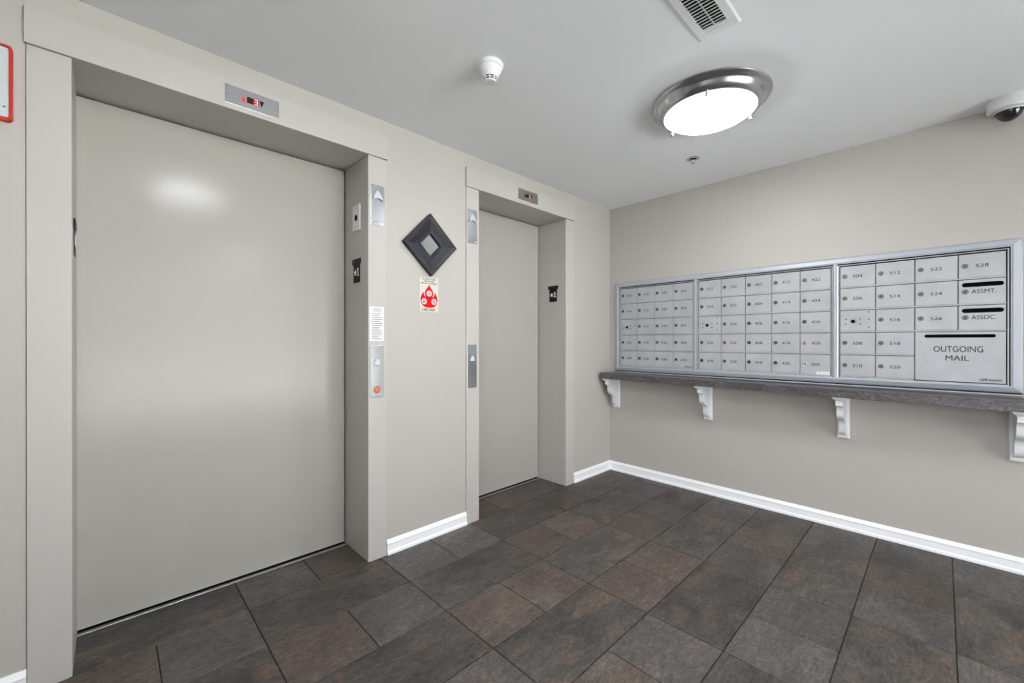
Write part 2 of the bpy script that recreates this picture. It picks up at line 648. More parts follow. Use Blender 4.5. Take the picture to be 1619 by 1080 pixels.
def baseboard(name, p0, p1, along):
    mb = MB().m('trim_white')
    if along == 'x':
        mb.prism([(-d, z) for d, z in BPROF], p0, p1, (1, 2, 0))
    else:
        mb.prism([(-d, z) for d, z in BPROF], p0, p1, (0, 2, 1))
    return struct(name, mb)


baseboard('baseboard_left', a1 + 0.001, b0 - 0.001, 'x')
baseboard('baseboard_left', b1 + 0.001, -0.0005, 'x')
baseboard('baseboard_left', XL, a0 - 0.001, 'x')
baseboard('baseboard_right', YB, -0.0005, 'y')


# ------------------------------------------------------------------ elevators (doors of the setting)
def elevator(name, op, jw, label, face):
    root = thing(name, label, 'elevator', ((op[0] + op[1]) / 2, 0, 0), kind='structure')
    cx = root.location.x
    l, r = op[0] - cx, op[1] - cx
    for s, e in ((-1, l), (1, r)):
        x0, x1 = sorted((e, e + s * jw))
        MB().m('jamb_paint').box((x0, -0.006, -0.004), (x1, DOOR_Y + 0.045, HEAD), 0.0016, 2).build('jamb', root)
    MB().m('jamb_paint').box((l - jw - 0.004, -0.014, HEAD + 0.0015), (r + jw + 0.004, DOOR_Y + 0.045, HEAD + 0.124), 0.0016, 2).build('header', root)
    MB().m('door_paint').box((l - 0.004, DOOR_Y, 0.009), (r - 0.006, DOOR_Y + 0.03, HEAD - 0.004), 0.004, 3).build('door_panel', root)
    mb = MB().m('sill_metal').box((l + 0.001, DOOR_Y - 0.024, -0.005), (r - 0.001, DOOR_Y + 0.0, 0.0015), 0.0008)
    mb.build('sill', root)
    MB().m('black_gap').box((l - 0.05, DOOR_Y + 0.046, -0.02), (r + 0.05, DOOR_Y + 0.07, HEAD + 0.1)).build('dark_backing', root)  # black sheet added behind the door for dark gaps and no light leaks
    MB().m('black_gap').box((l, DOOR_Y + 0.0005, -0.005), (r, DOOR_Y + 0.045, -0.001)).build('sill_groove', root)
    return root


elevator('door_1', E1, JW1, 'wide elevator entrance with broad painted steel door', -0.012)
elevator('door_2', E2, JW2, 'narrow elevator entrance between wall mirror and corner', -0.012)
JF, HF = -0.006, -0.014                            # front planes of jamb and header


# ------------------------------------------------------------------ ceiling lights
def ceiling_light(x, y, label):
    t = thing('ceiling_light', label, 'ceiling light', (x, y, H), 'C', 'round flush ceiling lights')
    prof = [(0.20, 0.0), (0.266, 0.0), (0.270, 0.003), (0.271, 0.008), (0.266, 0.015), (0.256, 0.019), (0.249, 0.022), (0.243, 0.030), (0.237, 0.043),
            (0.228, 0.055), (0.218, 0.061), (0.210, 0.062), (0.207, 0.058), (0.205, 0.050)]
    MB().m('nickel').lathe(prof, 96).build('rim', t, True)
    g = [(0.206, 0.050), (0.2065, 0.056)]
    for i in range(1, 13):
        a = i / 12 * math.pi / 2
        g.append((0.2045 * math.cos(a), 0.058 + 0.044 * math.sin(a)))
    g[-1] = (0, g[-1][1])
    MB().m('alabaster').lathe(g, 64).build('glass_bowl', t, True)
    for k in (78, 198, 318):
        mb = MB().m('nickel')
        c = (0.2135 * math.cos(R(-k)), 0.2135 * math.sin(R(-k)))
        pr = [(0, 0.058), (0.004, 0.058), (0.004, 0.068), (0.006, 0.070), (0.0085, 0.075), (0.0085, 0.080), (0.005, 0.086), (0, 0.088)]
        mb.lathe(pr, 14, c).build('finial', t, True)
    return t


ceiling_light(-1.135, -1.30, 'round brushed nickel ceiling light with white alabaster glass bowl')
ceiling_light(-2.85, -1.30, 'round nickel ceiling light mirrored in the upper part of the wide elevator door')
ceiling_light(-2.06, -3.85, 'round nickel ceiling light over the rear part of the lobby')

# ------------------------------------------------------------------ ceiling vent
t = thing('ceiling_vent', 'white louvered air register beside the ceiling light', 'vent', (-1.775, -1.513, H), 'C')
hx, hy = 0.183, 0.075                              # local x = world x, local y = -world y
ix, iy = 0.148, 0.043
mb = MB().m('vent_white')
o_ = [(-hx, -hy), (hx, -hy), (hx, hy), (-hx, hy)]
m_ = [(-hx + .006, -hy + .006), (hx - .006, -hy + .006), (hx - .006, hy - .006), (-hx + .006, hy - .006)]
i_ = [(-ix, -iy), (ix, -iy), (ix, iy), (-ix, iy)]
rg = [[mb.bm.verts.new((p[0], p[1], z)) for p in pts] for pts, z in ((o_, 0), (o_, 0.004), (m_, 0.007), (i_, 0.0075), (i_, 0.0))]
for p, q in zip(rg, rg[1:]):
    for i in range(4):
        j = (i + 1) % 4
        mb.face([p[i], p[j], q[j], q[i]])
mb.build('register_frame', t)
MB().m('duct_dark').box((-ix, -iy, 0.0004), (ix, iy, 0.0012)).build('duct_opening', t)
sl = None
k = -ix + 0.010
while k < ix - 0.026:
    mb = MB().m('vent_white').prism([(0.0015, 0.0013), (0.0062, 0.0013), (-0.0020, 0.0090), (-0.0062, 0.0090)], -iy, iy, (0, 2, 1))
    if sl is None:
        o = mb.build('slat', t)
        sl = o.data
    else:
        mb.bm.free()
        o = put('slat', sl, t)
    o.location.x = k
    k += 0.0165
MB().m('vent_white').box((ix - 0.022, -iy, 0.001), (ix, iy, 0.0062)).build('end_plate', t)
mb = MB().m('vent_white').box((-ix, -0.0016, 0.0013), (ix - 0.02, 0.0016, 0.005))
mb.build('damper_bar', t)
MB().m('vent_white').box((ix - 0.013, 0.012, 0.006), (ix - 0.008, 0.030, 0.011), 0.001).build('damper_lever', t)

# ------------------------------------------------------------------ smoke detector
t = thing('smoke_detector', 'white cone-shaped smoke detector with dark slots', 'smoke detector', (-2.099, -0.750, H), 'C')
t.scale = (1, 1, 0.82)
MB().m('white_plastic').lathe([(0, 0), (0.054, 0), (0.056, 0.004), (0.056, 0.018), (0.053, 0.022), (0.050, 0.022)], 40).build('base', t, True)
MB().m('white_plastic').lathe([(0.050, 0.020), (0.0515, 0.024), (0.050, 0.030), (0.043, 0.046), (0.0345, 0.064), (0.032, 0.070)], 40).build('housing', t, True)
MB().m('black_gap').lathe([(0.0300, 0.066), (0.0245, 0.090)], 32).build('sensor_chamber', t, True)
for k, (z0, z1) in enumerate(((0.069, 0.072), (0.0785, 0.0815), (0.088, 0.092))):
    f = lambda z: 0.0330 - (z - 0.066) * 0.26
    MB().m('white_plastic').lathe([(f(z0) - 0.003, z0), (f(z0), z0), (f(z1), z1), (f(z1) - 0.003, z1)], 32).build('grille_ring', t, True)
rb = None
for k in range(9):
    if rb is None:
        mb = MB().m('white_plastic').prism([(0.0300, 0.068), (0.0326, 0.068), (0.0268, 0.091), (0.0240, 0.091)], -0.0022, 0.0022, (0, 2, 1))
        o = mb.build('grille_rib', t)
        rb = o.data
    else:
        o = put('grille_rib', rb, t)
    o.rotation_euler.z = R(40 * k + 16)
MB().m('white_plastic').lathe([(0.0265, 0.090), (0.0255, 0.094), (0.019, 0.0965), (0.018, 0.095), (0.010, 0.0955), (0, 0.0955)], 32).build('cap', t, True)

# ------------------------------------------------------------------ sprinkler
t = thing('fire_sprinkler', 'small chrome fire sprinkler head in the ceiling', 'sprinkler', (-0.535, -0.975, H), 'C')
MB().m('sprinkler_chrome').lathe([(0.018, 0.001), (0.024, 0.004), (0.037, 0.002), (0.0385, 0), (0.018, 0)], 32).build('escutcheon', t, True)
MB().m('black_gap').lathe([(0, 0.0012), (0.020, 0.0012), (0.020, 0.0005), (0, 0.0005)], 24).build('socket', t)
mb = MB().m('sprinkler_chrome').lathe([(0.008, 0.0), (0.008, 0.012), (0.005, 0.014), (0.0025, 0.024), (0, 0.026)], 14)
for s in (-1, 1):
    mb.box((s * 0.010 - 0.0015, -0.002, 0.006), (s * 0.010 + 0.0015, 0.002, 0.028))
mb.build('frame_arms', t, True)
mb = MB().m('sprinkler_chrome')
pts = []
for i in range(24):
    rr = 0.0155 if i % 2 else 0.0115
    pts.append((rr * math.cos(2 * math.pi * i / 24), rr * math.sin(2 * math.pi * i / 24)))
mb.prism(pts, 0.028, 0.030).build('deflector', t)

# ------------------------------------------------------------------ security camera
t = thing('security_camera', 'white dome security camera at the ceiling edge above mailboxes', 'camera', (-0.090, -2.340, H), 'C')
t.scale = (1, 1, 1.45)
MB().m('grey_plastic').lathe([(0.078, 0), (0.079, 0.003), (0.077, 0.030), (0.0745, 0.036), (0.070, 0.040), (0.060, 0.041), (0.052, 0.037), (0.050, 0.030), (0, 0.030)], 56).build('base', t, True)
pr = [(0.049, 0.030)]
for i in range(0, 11):
    a = i / 10 * math.pi / 2
    pr.append((0.049 * math.cos(a) if i < 10 else 0, 0.034 + 0.040 * math.sin(a)))
MB().m('dark_dome').lathe(pr, 40).build('dome_cover', t, True)
mb = MB().m('grey_plastic').lathe([(0.053, 0.037), (0.056, 0.041), (0.053, 0.045), (0.049, 0.041)], 56)
mb.build('dome_ring', t, True)

# ------------------------------------------------------------------ mailboxes
ft = thing('mailbox_surround', 'aluminium frame with mitred corners around the three mailbox banks', 'frame', (0, -1.224, 0.884), 'B')
cy, cz = -1.224, 0.884


def U(y):
    return cy - y


def V(z):
    return z - cz


fo = (U(-0.058), U(-2.391), V(0.903), V(1.684))     # outer left, right, bottom, top
fi = (U(-0.106), U(-2.350), V(0.938), V(1.643))     # inner
ou = [(fo[0], fo[2]), (fo[1], fo[2]), (fo[1], fo[3]), (fo[0], fo[3])]
inn = [(fi[0], fi[2]), (fi[1], fi[2]), (fi[1], fi[3]), (fi[0], fi[3])]


def lerp2(a, b, t):
    return [(p[0] + (q[0] - p[0]) * t, p[1] + (q[1] - p[1]) * t) for p, q in zip(a, b)]


fprof = [(0, 0.0005), (0, 0.009), (0.04, 0.011), (0.20, 0.0165), (0.80, 0.024), (0.86, 0.021), (1.0, 0.020), (1.0, 0.0165)]
for i in range(4):
    j = (i + 1) % 4
    mb = MB().m('frame_alu')
    prev = None
    for tt, zz in fprof:
        q = lerp2(ou, inn, tt)
        e = 0.0006
        d = Vector((q[j][0] - q[i][0], q[j][1] - q[i][1])).normalized()
        a = mb.bm.verts.new((q[i][0] + d.x * e, q[i][1] + d.y * e, zz))
        b = mb.bm.verts.new((q[j][0] - d.x * e, q[j][1] - d.y * e, zz))
        if prev:
            mb.face([prev[0], prev[1], b, a])
        prev = (a, b)
    mb.build('frame_rail', ft)
for y0, y1 in ((-0.7905, -0.772), (-1.6505, -1.6345)):
    MB().m('frame_alu').box((U(y1), fi[2] - 0.004, -0.01), (U(y0), fi[3] + 0.004, 0.0215), 0.002, 2).build('mullion', ft)
MB().m('frame_alu').box((fo[0] + 0.01, V(0.8895), 0.0005), (fo[1], V(0.8970), 0.024), 0.001).build('sill_strip', ft)
MB().m('black_gap').box((fo[0] + 0.004, V(0.8972), 0.0003), (fo[1] - 0.002, V(0.9028), 0.006)).build('shadow_gap', ft)  # black strip standing in for the shadow line under the frame
DT = 0.016                                          # plane of the door faces off the wall
LOCK = {}


def lock_mesh(bright):
    if bright not in LOCK:
        mb = MB().m('lock_bright' if bright else 'lock_metal')
        mb.lathe([(0.0125, 0), (0.0125, 0.0018), (0.0105, 0.0030), (0.0098, 0.0026), (0, 0.0026)], 18)
        mb.m('print_black').box((-0.0012, -0.0062, 0.0024), (0.0014, 0.0062, 0.0031))
        o = mb.build('lock')
        LOCK[bright] = o.data
        bpy.data.objects.remove(o)
    return LOCK[bright]


DOORM = {}


def door_mesh(wd, ht):
    key = (round(wd, 4), round(ht, 4))
    if key not in DOORM:
        o = MB().m('mail_alu').box((0, -ht, DT - 0.014), (wd, 0, DT), 0.0012).build('mailbox_door')
        DOORM[key] = o.data
        bpy.data.objects.remove(o)
    return DOORM[key]


def number(s, parent, u, v, h, width=None, wide=1.28, align='L'):
    mb = MB().m('print_black')
    add_text(mb, s, u, v, h, wide, DT + 0.0004, align, width)
    return mb.build('number', parent)


ROWS = [1.6275, 1.4920, 1.3555, 1.2185, 1.0815, 0.9445]


def bank(label, y_left, y_right, cols, grid, bright=()):
    t = thing('mailbox_bank', label, 'mailboxes', (0, y_left, ROWS[-1]), 'B', 'mailbox banks set in the aluminium surround')
    width = y_left - y_right
    pw = width / cols
    z0 = ROWS[-1]
    hgt = ROWS[0] - z0
    e = 0.0085
    # rim, and a body coloured black to stand for shade in the gaps
    MB().m('black_gap').box((-0.0155, -0.016, -0.05), (width + 0.0155, hgt + 0.024, -0.012)).build('body', t)
    mb = MB().m('mail_alu')
    for a, b in (((-e, -0.006, 0), (-0.0025, hgt + e, 0.019)), ((width + 0.0025, -0.006, 0), (width + e, hgt + e, 0.019)),
                 ((-0.0025, hgt + 0.0035, 0), (width + 0.0025, hgt + e, 0.019)), ((-0.0025, -0.0065, 0), (width + 0.0025, -0.001, 0.019))):
        mb.box((a[0], a[1], -0.012), b, 0.0008)
    mb.build('rim', t)
    for c in range(cols):
        for r in range(5):
            s = grid[c][r]
            if s is None:
                continue
            u0 = c * pw + 0.0017
            wd = pw - 0.0034
            zt = ROWS[r] - z0 - 0.003
            ht = ROWS[r] - ROWS[r + 1] - 0.0115
            if s == 'OUT':
                wd = 2 * pw - 0.0034
                ht = ROWS[3] - ROWS[5] - 0.0065
                o = MB().m('mail_alu').holed(rect(0, -ht, wd, 0), stadium(0.037, 0.299, -0.0225, 0.0085), DT - 0.014, DT).build('outgoing_mail_door', t)
                o.location = (u0, zt, 0)
                o['label'] = 'wide outgoing mail door with slot'
                mb = MB().m('print_black')
                add_text(mb, 'OUTGOING', 0.164, -0.1085, 0.0315, 1, DT + 0.0004, 'C', 0.182)
                add_text(mb, 'MAIL', 0.162, -0.155, 0.0275, 1, DT + 0.0004, 'C', 0.086)
                mb.build('lettering', o)
                for uu, vv in ((0.022, -0.055), (0.073, -0.055), (0.022, -0.200), (0.073, -0.200)):
                    MB().m('lock_metal').cyl((uu, vv), 0.0022, DT - 0.001, DT + 0.0008, 8).build('rivet', o)
                continue
            if s in ('ASSMT.', 'ASSOC.'):
                o = MB().m('mail_alu').holed(rect(0, -ht, wd, 0), stadium(0.011, 0.158, -0.0265, 0.0115), DT - 0.014, DT).build('slotted_mailbox_door', t)
                o.location = (u0, zt, 0)
                k = put('lock', lock_mesh(False), o)
                k.location = (0.024, -0.062, DT)
                number(s, o, 0.046, -0.073, 0.0215, 0.086).name = 'lettering'
                continue
            o = put('mailbox_door', door_mesh(wd, ht), t)
            o.location = (u0, zt, 0)
            if s == 'KEY':
                o.name = 'arrow_lock_door'
                o['label'] = 'master lock door with rivets and no number'
                mb = MB().m('mail_alu').lathe([(0.021, 0), (0.021, 0.0012), (0.019, 0.0018), (0.012, 0.0012), (0.012, 0)], 24)
                mb.m('black_gap').cyl((0, 0), 0.011, 0.0004, 0.0022, 18)
                k = mb.build('arrow_lock', o)
                k.location = (0.062, -0.067, DT)
                rv = None
                for uu, vv in ((0.028, -0.053), (0.028, -0.083), (0.096, -0.053), (0.096, -0.083), (0.136, -0.012), (0.136, -0.056), (0.136, -0.104)):
                    if rv is None:
                        q = MB().m('lock_metal').lathe([(0.0042, 0), (0.0032, 0.0016), (0, 0.0020)], 10).build('rivet', o)
                        rv = q.data
                    else:
                        q = put('rivet', rv, o)
                    q.location = (uu, vv, DT)
                continue
            k = put('lock', lock_mesh(s in bright), o)
            k.location = (0.0225, -0.061, DT)
            k.rotation_euler.z = R(rng.uniform(-60, -20))
            number(s, o, 0.0605, -0.0715, 0.0172)
    # horizontal rails between the rows
    for r in range(1, 6):
        z = ROWS[r] - z0
        w1 = width
        if grid[-1][4] is None and r in (4, 5):
            w1 = 2 * pw - 0.003
        MB().m('mail_alu').box((0, z - 0.0002, DT - 0.014), (w1, z + 0.0078, DT + 0.0025), 0.001).build('row_rail', t)
    return t, width


g1 = [['202', '204', 'KEY', '206', '208'], ['210', '212', '214', '216', '218'], ['220', '222', '224', '226', '228'], ['302', '304', '306', '308', '310']]
g2 = [['312', '314', 'KEY', '316', '318'], ['320', '322', '324', '326', '328'], ['402', '404', '406', '408', '410'], ['412', '414', '416', '418', '420'], ['422', '424', '426', '428', '502']]
g3 = [['504', '506', 'KEY', '508', '510'], ['512', '514', '516', '518', '520'], ['522', '524', '526', 'OUT', None], ['528', 'ASSMT.', 'ASSOC.', None, None]]
k1, w1 = bank('bank of twenty mailboxes numbered 202 to 310 next to the corner', -0.121, -0.760, 4, g1)
k2, w2 = bank('bank of twenty-five mailboxes numbered 312 to 502 between two other banks', -0.803, -1.623, 5, g2, ('428', '502'))
k3, w3 = bank('bank of mailboxes numbered 504 to 528 with outgoing mail slot', -1.667, -2.337, 4, g3)


def sticker(parent, u, v, wd, ht, mt):
    o = MB().m(mt).box((u, v, DT), (u + wd, v + ht, DT + 0.0005)).build('maker_plate', parent)
    mb = MB().m('print_black')
    mb.prism([(u + wd * .10, v + ht * .30), (u + wd * .20, v + ht * .30), (u + wd * .24, v + ht * .55), (u + wd * .12, v + ht * .5)], DT + 0.0005, DT + 0.0009)
    mb.prism([(u + wd * .24, v + ht * .35), (u + wd * .34, v + ht * .45), (u + wd * .36, v + ht * .75), (u + wd * .25, v + ht * .65)], DT + 0.0005, DT + 0.0009)
    mb.m('print_grey').box((u + wd * .42, v + ht * .40, DT + 0.0004), (u + wd * .92, v + ht * .58, DT + 0.0008))
    mb.build('maker_mark', o)


sticker(k1, w1 - 0.066, 0.012, 0.060, 0.0125, 'sticker_grey')
sticker(k2, w2 - 0.074, 0.008, 0.066, 0.0165, 'sticker_white')
sticker(k3, w3 - 0.093, 0.011, 0.080, 0.0165, 'sticker_grey')

# ------------------------------------------------------------------ shelf and corbels
TILT = 0.0040                                       # the shelf runs very slightly downhill
sh = thing('shelf', 'long dark marbled laminate shelf under the mailboxes', 'shelf', (0, -0.026, 0.8885))
sh.rotation_euler = (TILT, 0, 0)
MB().m('laminate').box((-0.200, -2.62, -0.005), (-0.0008, 0, 0), 0.001).build('top', sh)
MB().m('laminate').box((-0.200, -2.62, -0.0495), (-0.185, 0, -0.0052), 0.001).build('front_edge', sh)
MB().m('laminate').box((-0.1848, -2.62, -0.0495), (-0.0008, -0.0, -0.0052), 0.001).build('core', sh)

WHERE = {-0.080: 'corbel tight in the corner by the narrow elevator', -0.871: 'corbel under the post between the first two mailbox banks',
         -1.684: 'corbel under the box marked 504 column', -2.376: 'corbel under the far end of the outgoing mail door'}
WHERE = {-0.080: 'white moulded shelf bracket in the corner beside the narrow elevator',
         -0.871: 'white moulded shelf bracket under the middle mailbox bank',
         -1.684: 'white moulded shelf bracket under the post beside the outgoing mail bank',
         -2.376: 'white moulded shelf bracket beyond the outgoing mail door'}
for yc, lab in WHERE.items():
    zt = 0.8885 - 0.0495 + (yc + 0.026) * TILT - 0.0006
    t = thing('shelf_bracket', lab, 'bracket', (0, yc, zt), 'B', 'white brackets under the shelf')
    # local: x right, y up (0 = underside of shelf), z out of the wall
    mb = MB().m('corbel_white')
    a = rect(-0.0305, -0.268, 0.0305, -0.001)
    b = rect(-0.0265, -0.263, 0.0265, -0.001)
    r0 = [mb.bm.verts.new((p[0], p[1], 0.0006)) for p in a]
    r1 = [mb.bm.verts.new((p[0], p[1], 0.0105)) for p in a]
    r2 = [mb.bm.verts.new((p[0], p[1], 0.0145)) for p in b]
    for p, q in ((r0, r1), (r1, r2)):
        for i in range(4):
            mb.face([p[i], p[(i + 1) % 4], q[(i + 1) % 4], q[i]])
    mb.face(r2)
    mb.face(r0[::-1])
    mb.build('back_plate', t)
    pr = [(0.014, -0.022), (0.172, -0.022), (0.172, -0.051), (0.158, -0.053), (0.150, -0.058), (0.143, -0.067), (0.139, -0.080), (0.138, -0.094), (0.137, -0.108),
          (0.132, -0.121), (0.122, -0.132), (0.108, -0.140), (0.094, -0.145), (0.080, -0.150), (0.070, -0.157), (0.063, -0.168), (0.060, -0.182), (0.060, -0.197),
          (0.058, -0.212), (0.053, -0.224), (0.044, -0.235), (0.032, -0.243), (0.014, -0.247)]
    mb = MB().m('corbel_white').prism(pr, -0.0165, 0.0165, (2, 1, 0))
    mb.build('scroll', t, True)
    mb = MB().m('corbel_white')
    lv = [(0.0, 0.0325, 0.1915), (-0.006, 0.0325, 0.1915), (-0.0085, 0.0305, 0.1895), (-0.015, 0.0245, 0.1825), (-0.019, 0.0205, 0.1780), (-0.0225, 0.0195, 0.1765)]
    rings = [[mb.bm.verts.new(v) for v in ((-h, y, 0.0148), (h, y, 0.0148), (h, y, d), (-h, y, d))] for y, h, d in lv]
    for p, q in zip(rings, rings[1:]):
        for i in range(4):
            mb.face([p[i], p[(i + 1) % 4], q[(i + 1) % 4], q[i]])
    mb.face(rings[0])
    mb.face(rings[-1][::-1])
    mb.build('cap', t)


# ------------------------------------------------------------------ elevator fixtures
def plate(wd, ht, th=0.003):
    return MB().m('stainless').box((-wd / 2, 0, 0.0003), (wd / 2, ht, th), 0.0009, 2)


def screw(t, u, v, z=0.003):
    mb = MB().m('stainless').lathe([(0.0034, 0), (0.0028, 0.0010), (0, 0.0013)], 12)
    mb.m('print_black').box((-0.0022, -0.0004, 0.0011), (0.0022, 0.0004, 0.0015))
    o = mb.build('screw', t)
    o.location = (u, v, z)


def digit3(mb, u, v, wd, ht, z0, z1):
    s = wd * 0.20
    for y in (0, (ht - s) / 2, ht - s):
        mb.box((u, v + y, z0), (u + wd, v + y + s, z1))
    mb.box((u + wd - s, v, z0), (u + wd, v + ht, z1))


def indicator(x, z, y, lab, up, mt, small=1.0):
    t = thing('floor_indicator', lab, 'indicator', (x, y, z), 'A', 'floor indicators over the elevators')
    o = plate(0.205, 0.078)
    o.mats[0] = mt
    o.build('face_plate', t)
    screw(t, -0.094, 0.039)
    screw(t, 0.094, 0.039)
    zz = 0.0033
    c = 0.039
    cu = 0.0
    MB().m('led_off').box((cu - 0.023, c - 0.013, 0.0025), (cu + 0.022, c + 0.013, zz)).build('display_window', t)
    MB().m('led_field').box((cu + 0.002, c - 0.0125, 0.003), (cu + 0.021, c + 0.0125, zz + 0.0003)).build('lit_field', t)
    mb = MB().m('led_digit')
    digit3(mb, cu + 0.0045, c - 0.011, 0.0135, 0.022, zz + 0.0002, zz + 0.0007)
    mb.build('floor_number', t)
    MB().m('led_red' if up else 'led_off').prism([(cu - 0.044, c - 0.014), (cu - 0.0265, c - 0.014), (cu - 0.0355, c + 0.013)], 0.0028, zz + 0.0004).build('up_arrow', t)
    MB().m('led_off').prism([(cu + 0.0245, c + 0.013), (cu + 0.033, c - 0.013), (cu + 0.042, c + 0.013)], 0.0028, zz + 0.0004).build('down_arrow', t)


indicator(-2.831, 2.171, HF, 'steel floor indicator showing red 3 above the wide elevator', True, 'stainless')
indicator(-1.092, 2.178, HF, 'dull steel floor indicator showing red 3 above the narrow elevator', False, 'stainless_dull')


def lantern(x, z, lab):
    t = thing('hall_lantern', lab, 'lantern', (x, JF, z), 'A', 'steel hall lanterns on the elevator frames')
    plate(0.077, 0.218, 0.004).build('face_plate', t)
    screw(t, 0, 0.207, 0.004)
    screw(t, 0, 0.012, 0.004)
    # rounded upward arrow with a curved lower edge, proud of the plate
    pts = []
    n = 8
    for i in range(n + 1):
        q = i / n
        pts.append((-0.030 + 0.060 * q, 0.136 + 0.012 * math.sin(math.pi * q)))
    for i in range(1, n + 1):
        q = i / n
        pts.append((0.030 - 0.028 * q ** 1.35, 0.136 + 0.058 * q))
    for i in range(1, n):
        q = 1 - i / n
        pts.append((-0.030 + 0.028 * q ** 1.35, 0.136 + 0.058 * q))
    mb = MB().m('button_grey')
    lo = [mb.bm.verts.new((p[0], p[1], 0.003)) for p in pts]
    hi = [mb.bm.verts.new((p[0] * 0.96, p[1], 0.004 + 0.012 * max(0, (0.194 - p[1]) / 0.058))) for p in pts]
    for i in range(len(pts)):
        j = (i + 1) % len(pts)
        mb.face([lo[i], lo[j], hi[j], hi[i]])
    mb.face(hi)
    mb.build('arrow_lens', t)
    mb = MB().m('stainless').lathe([(0.030, 0.0038), (0.029, 0.0048), (0.027, 0.0042)], 30)
    o = mb.bm
    for v in o.verts:
        v.co.y = v.co.y * 0.75 + 0.002
    geom = [v for v in o.verts if v.co.y < 0.002]
    bmesh.ops.delete(o, geom=geom, context='VERTS')
    mb.build('embossed_arc', t)


lantern(-2.251, 1.780, 'steel hall lantern with up arrow on the wide elevator frame')
lantern(-1.606, 1.792, 'steel hall lantern with up arrow on the narrow elevator frame')


def call_panel(x, z, lab, key):
    t = thing('call_panel', lab, 'call panel', (x, JF, z), 'A', 'elevator call panels')
    plate(0.075, 0.277, 0.003).build('face_plate', t)
    screw(t, 0, 0.264)
    screw(t, 0, 0.012)
    pts = []
    for i in range(10):
        q = i / 9
        a = math.pi * (1 - q)
        pts.append((0.0165 * math.cos(a) * -1 * -1, 0.0))
    pts = [(-0.0155, 0.172), (0.0155, 0.172), (0.0165, 0.176), (0.0145, 0.188), (0.0095, 0.199), (0.003, 0.2055), (-0.003, 0.2055), (-0.0095, 0.199), (-0.0145, 0.188), (-0.0165, 0.176)]
    MB().m('print_grey').prism([(p[0] * 1.12, (p[1] - 0.188) * 1.12 + 0.188) for p in pts], 0.002, 0.0036).build('button_collar', t)
    mb = MB().m('button_grey')
    mb.prism(pts, 0.003, 0.0065)
    mb.build('call_button', t)
    if key:
        MB().m('key_red').lathe([(0.0185, 0.0028), (0.0185, 0.0042), (0.0175, 0.0046), (0.0105, 0.0046), (0.0105, 0.003)], 30).build('fire_key_ring', t, True)
        mb = MB().m('key_brass').lathe([(0.0105, 0.003), (0.0105, 0.0058), (0, 0.0060)], 24)
        mb.m('print_black').box((-0.001, -0.006, 0.0058), (0.001, 0.006, 0.0064))
        o = mb.build('key_cylinder', t)
        for q in t.children:
            if q.name.startswith(('fire_key_ring', 'key_cylinder')):
                q.location = (0.0, 0.040, 0)
    return t


call_panel(-2.2545, 0.866, 'steel call panel with red fire key switch on the wide elevator frame', True)
call_panel(-1.6065, 0.866, 'steel call panel with a single button on the narrow elevator frame', False)

# instruction notice above the call panel
t = thing('instruction_notice', 'small white printed notice above the call panel with red key', 'notice', (-2.255, JF, 1.166), 'A')
MB().m('paper').box((-0.041, 0, 0.0003), (0.041, 0.184, 0.0012)).build('sheet', t)
rn = random.Random(3)
mb = MB().m('print_grey')
v = 0.170
for k in range(16):
    x = -0.026 if k > 1 else -0.020
    end = rn.uniform(0.012, 0.034) if k > 1 else 0.024
    while x < end:
        wd = rn.uniform(0.003, 0.008)
        mb.box((x, v, 0.0011), (min(x + wd, end), v + 0.0028, 0.0014))
        x += wd + 0.0016
    if k in (2, 6, 7, 12):
        mb.box((-0.034, v, 0.0011), (-0.031, v + 0.0028, 0.0014))
    v -= 0.0103 if k not in (1,) else 0.0155
mb.build('small_print', t)


# floor marker signs on the jamb returns
def marker(loc, face, lab):
    t = thing('floor_marker', lab, 'sign', loc, face, 'black floor markers inside the elevator frames')
    MB().m('sign_black').box((-0.040, 0, 0.0003), (0.040, 0.106, 0.0025), 0.0006).build('plate', t)
    o = MB().m('sign_black').box((-0.0525, 0.102, 0.0003), (0.0525, 0.130, 0.0048), 0.0008).build('top_strip', t)
    mb = MB().m('print_grey')
    for row in range(2):
        for k in range(11):
            if (k * 7 + row * 3) % 4:
                mb.box((-0.040 + k * 0.0075, 0.110 + row * 0.0075, 0.0045), (-0.0365 + k * 0.0075, 0.1125 + row * 0.0075, 0.0052))
    mb.build('raised_dots', o)
    mb = MB().m('sign_white')
    pts = []
    for i in range(10):
        rr = 0.0205 if i % 2 == 0 else 0.0088
        a = math.pi / 2 + i * math.pi / 5
        pts.append((-0.0145 + rr * math.cos(a), 0.0555 + rr * math.sin(a)))
    mb.prism(pts, 0.002, 0.0034).build('star', t)
    mb = MB().m('sign_white')
    mb.prism([(0.006, 0.036), (0.033, 0.036), (0.033, 0.041), (0.0245, 0.041), (0.0245, 0.080), (0.019, 0.080), (0.008, 0.0735), (0.008, 0.069), (0.016, 0.071), (0.016, 0.041), (0.006, 0.041)], 0.002, 0.0034)
    mb.build('numeral', t)


marker((E1[1], 0.133, 1.487), 'B', 'black star 1 floor marker below the key plate of the wide elevator')
marker((E2[1], 0.125, 1.490), 'B', 'black star 1 floor marker inside the narrow elevator frame')
marker((E1[0], 0.133, 1.482), 'L', 'black floor marker seen edge-on inside the wide elevator frame')

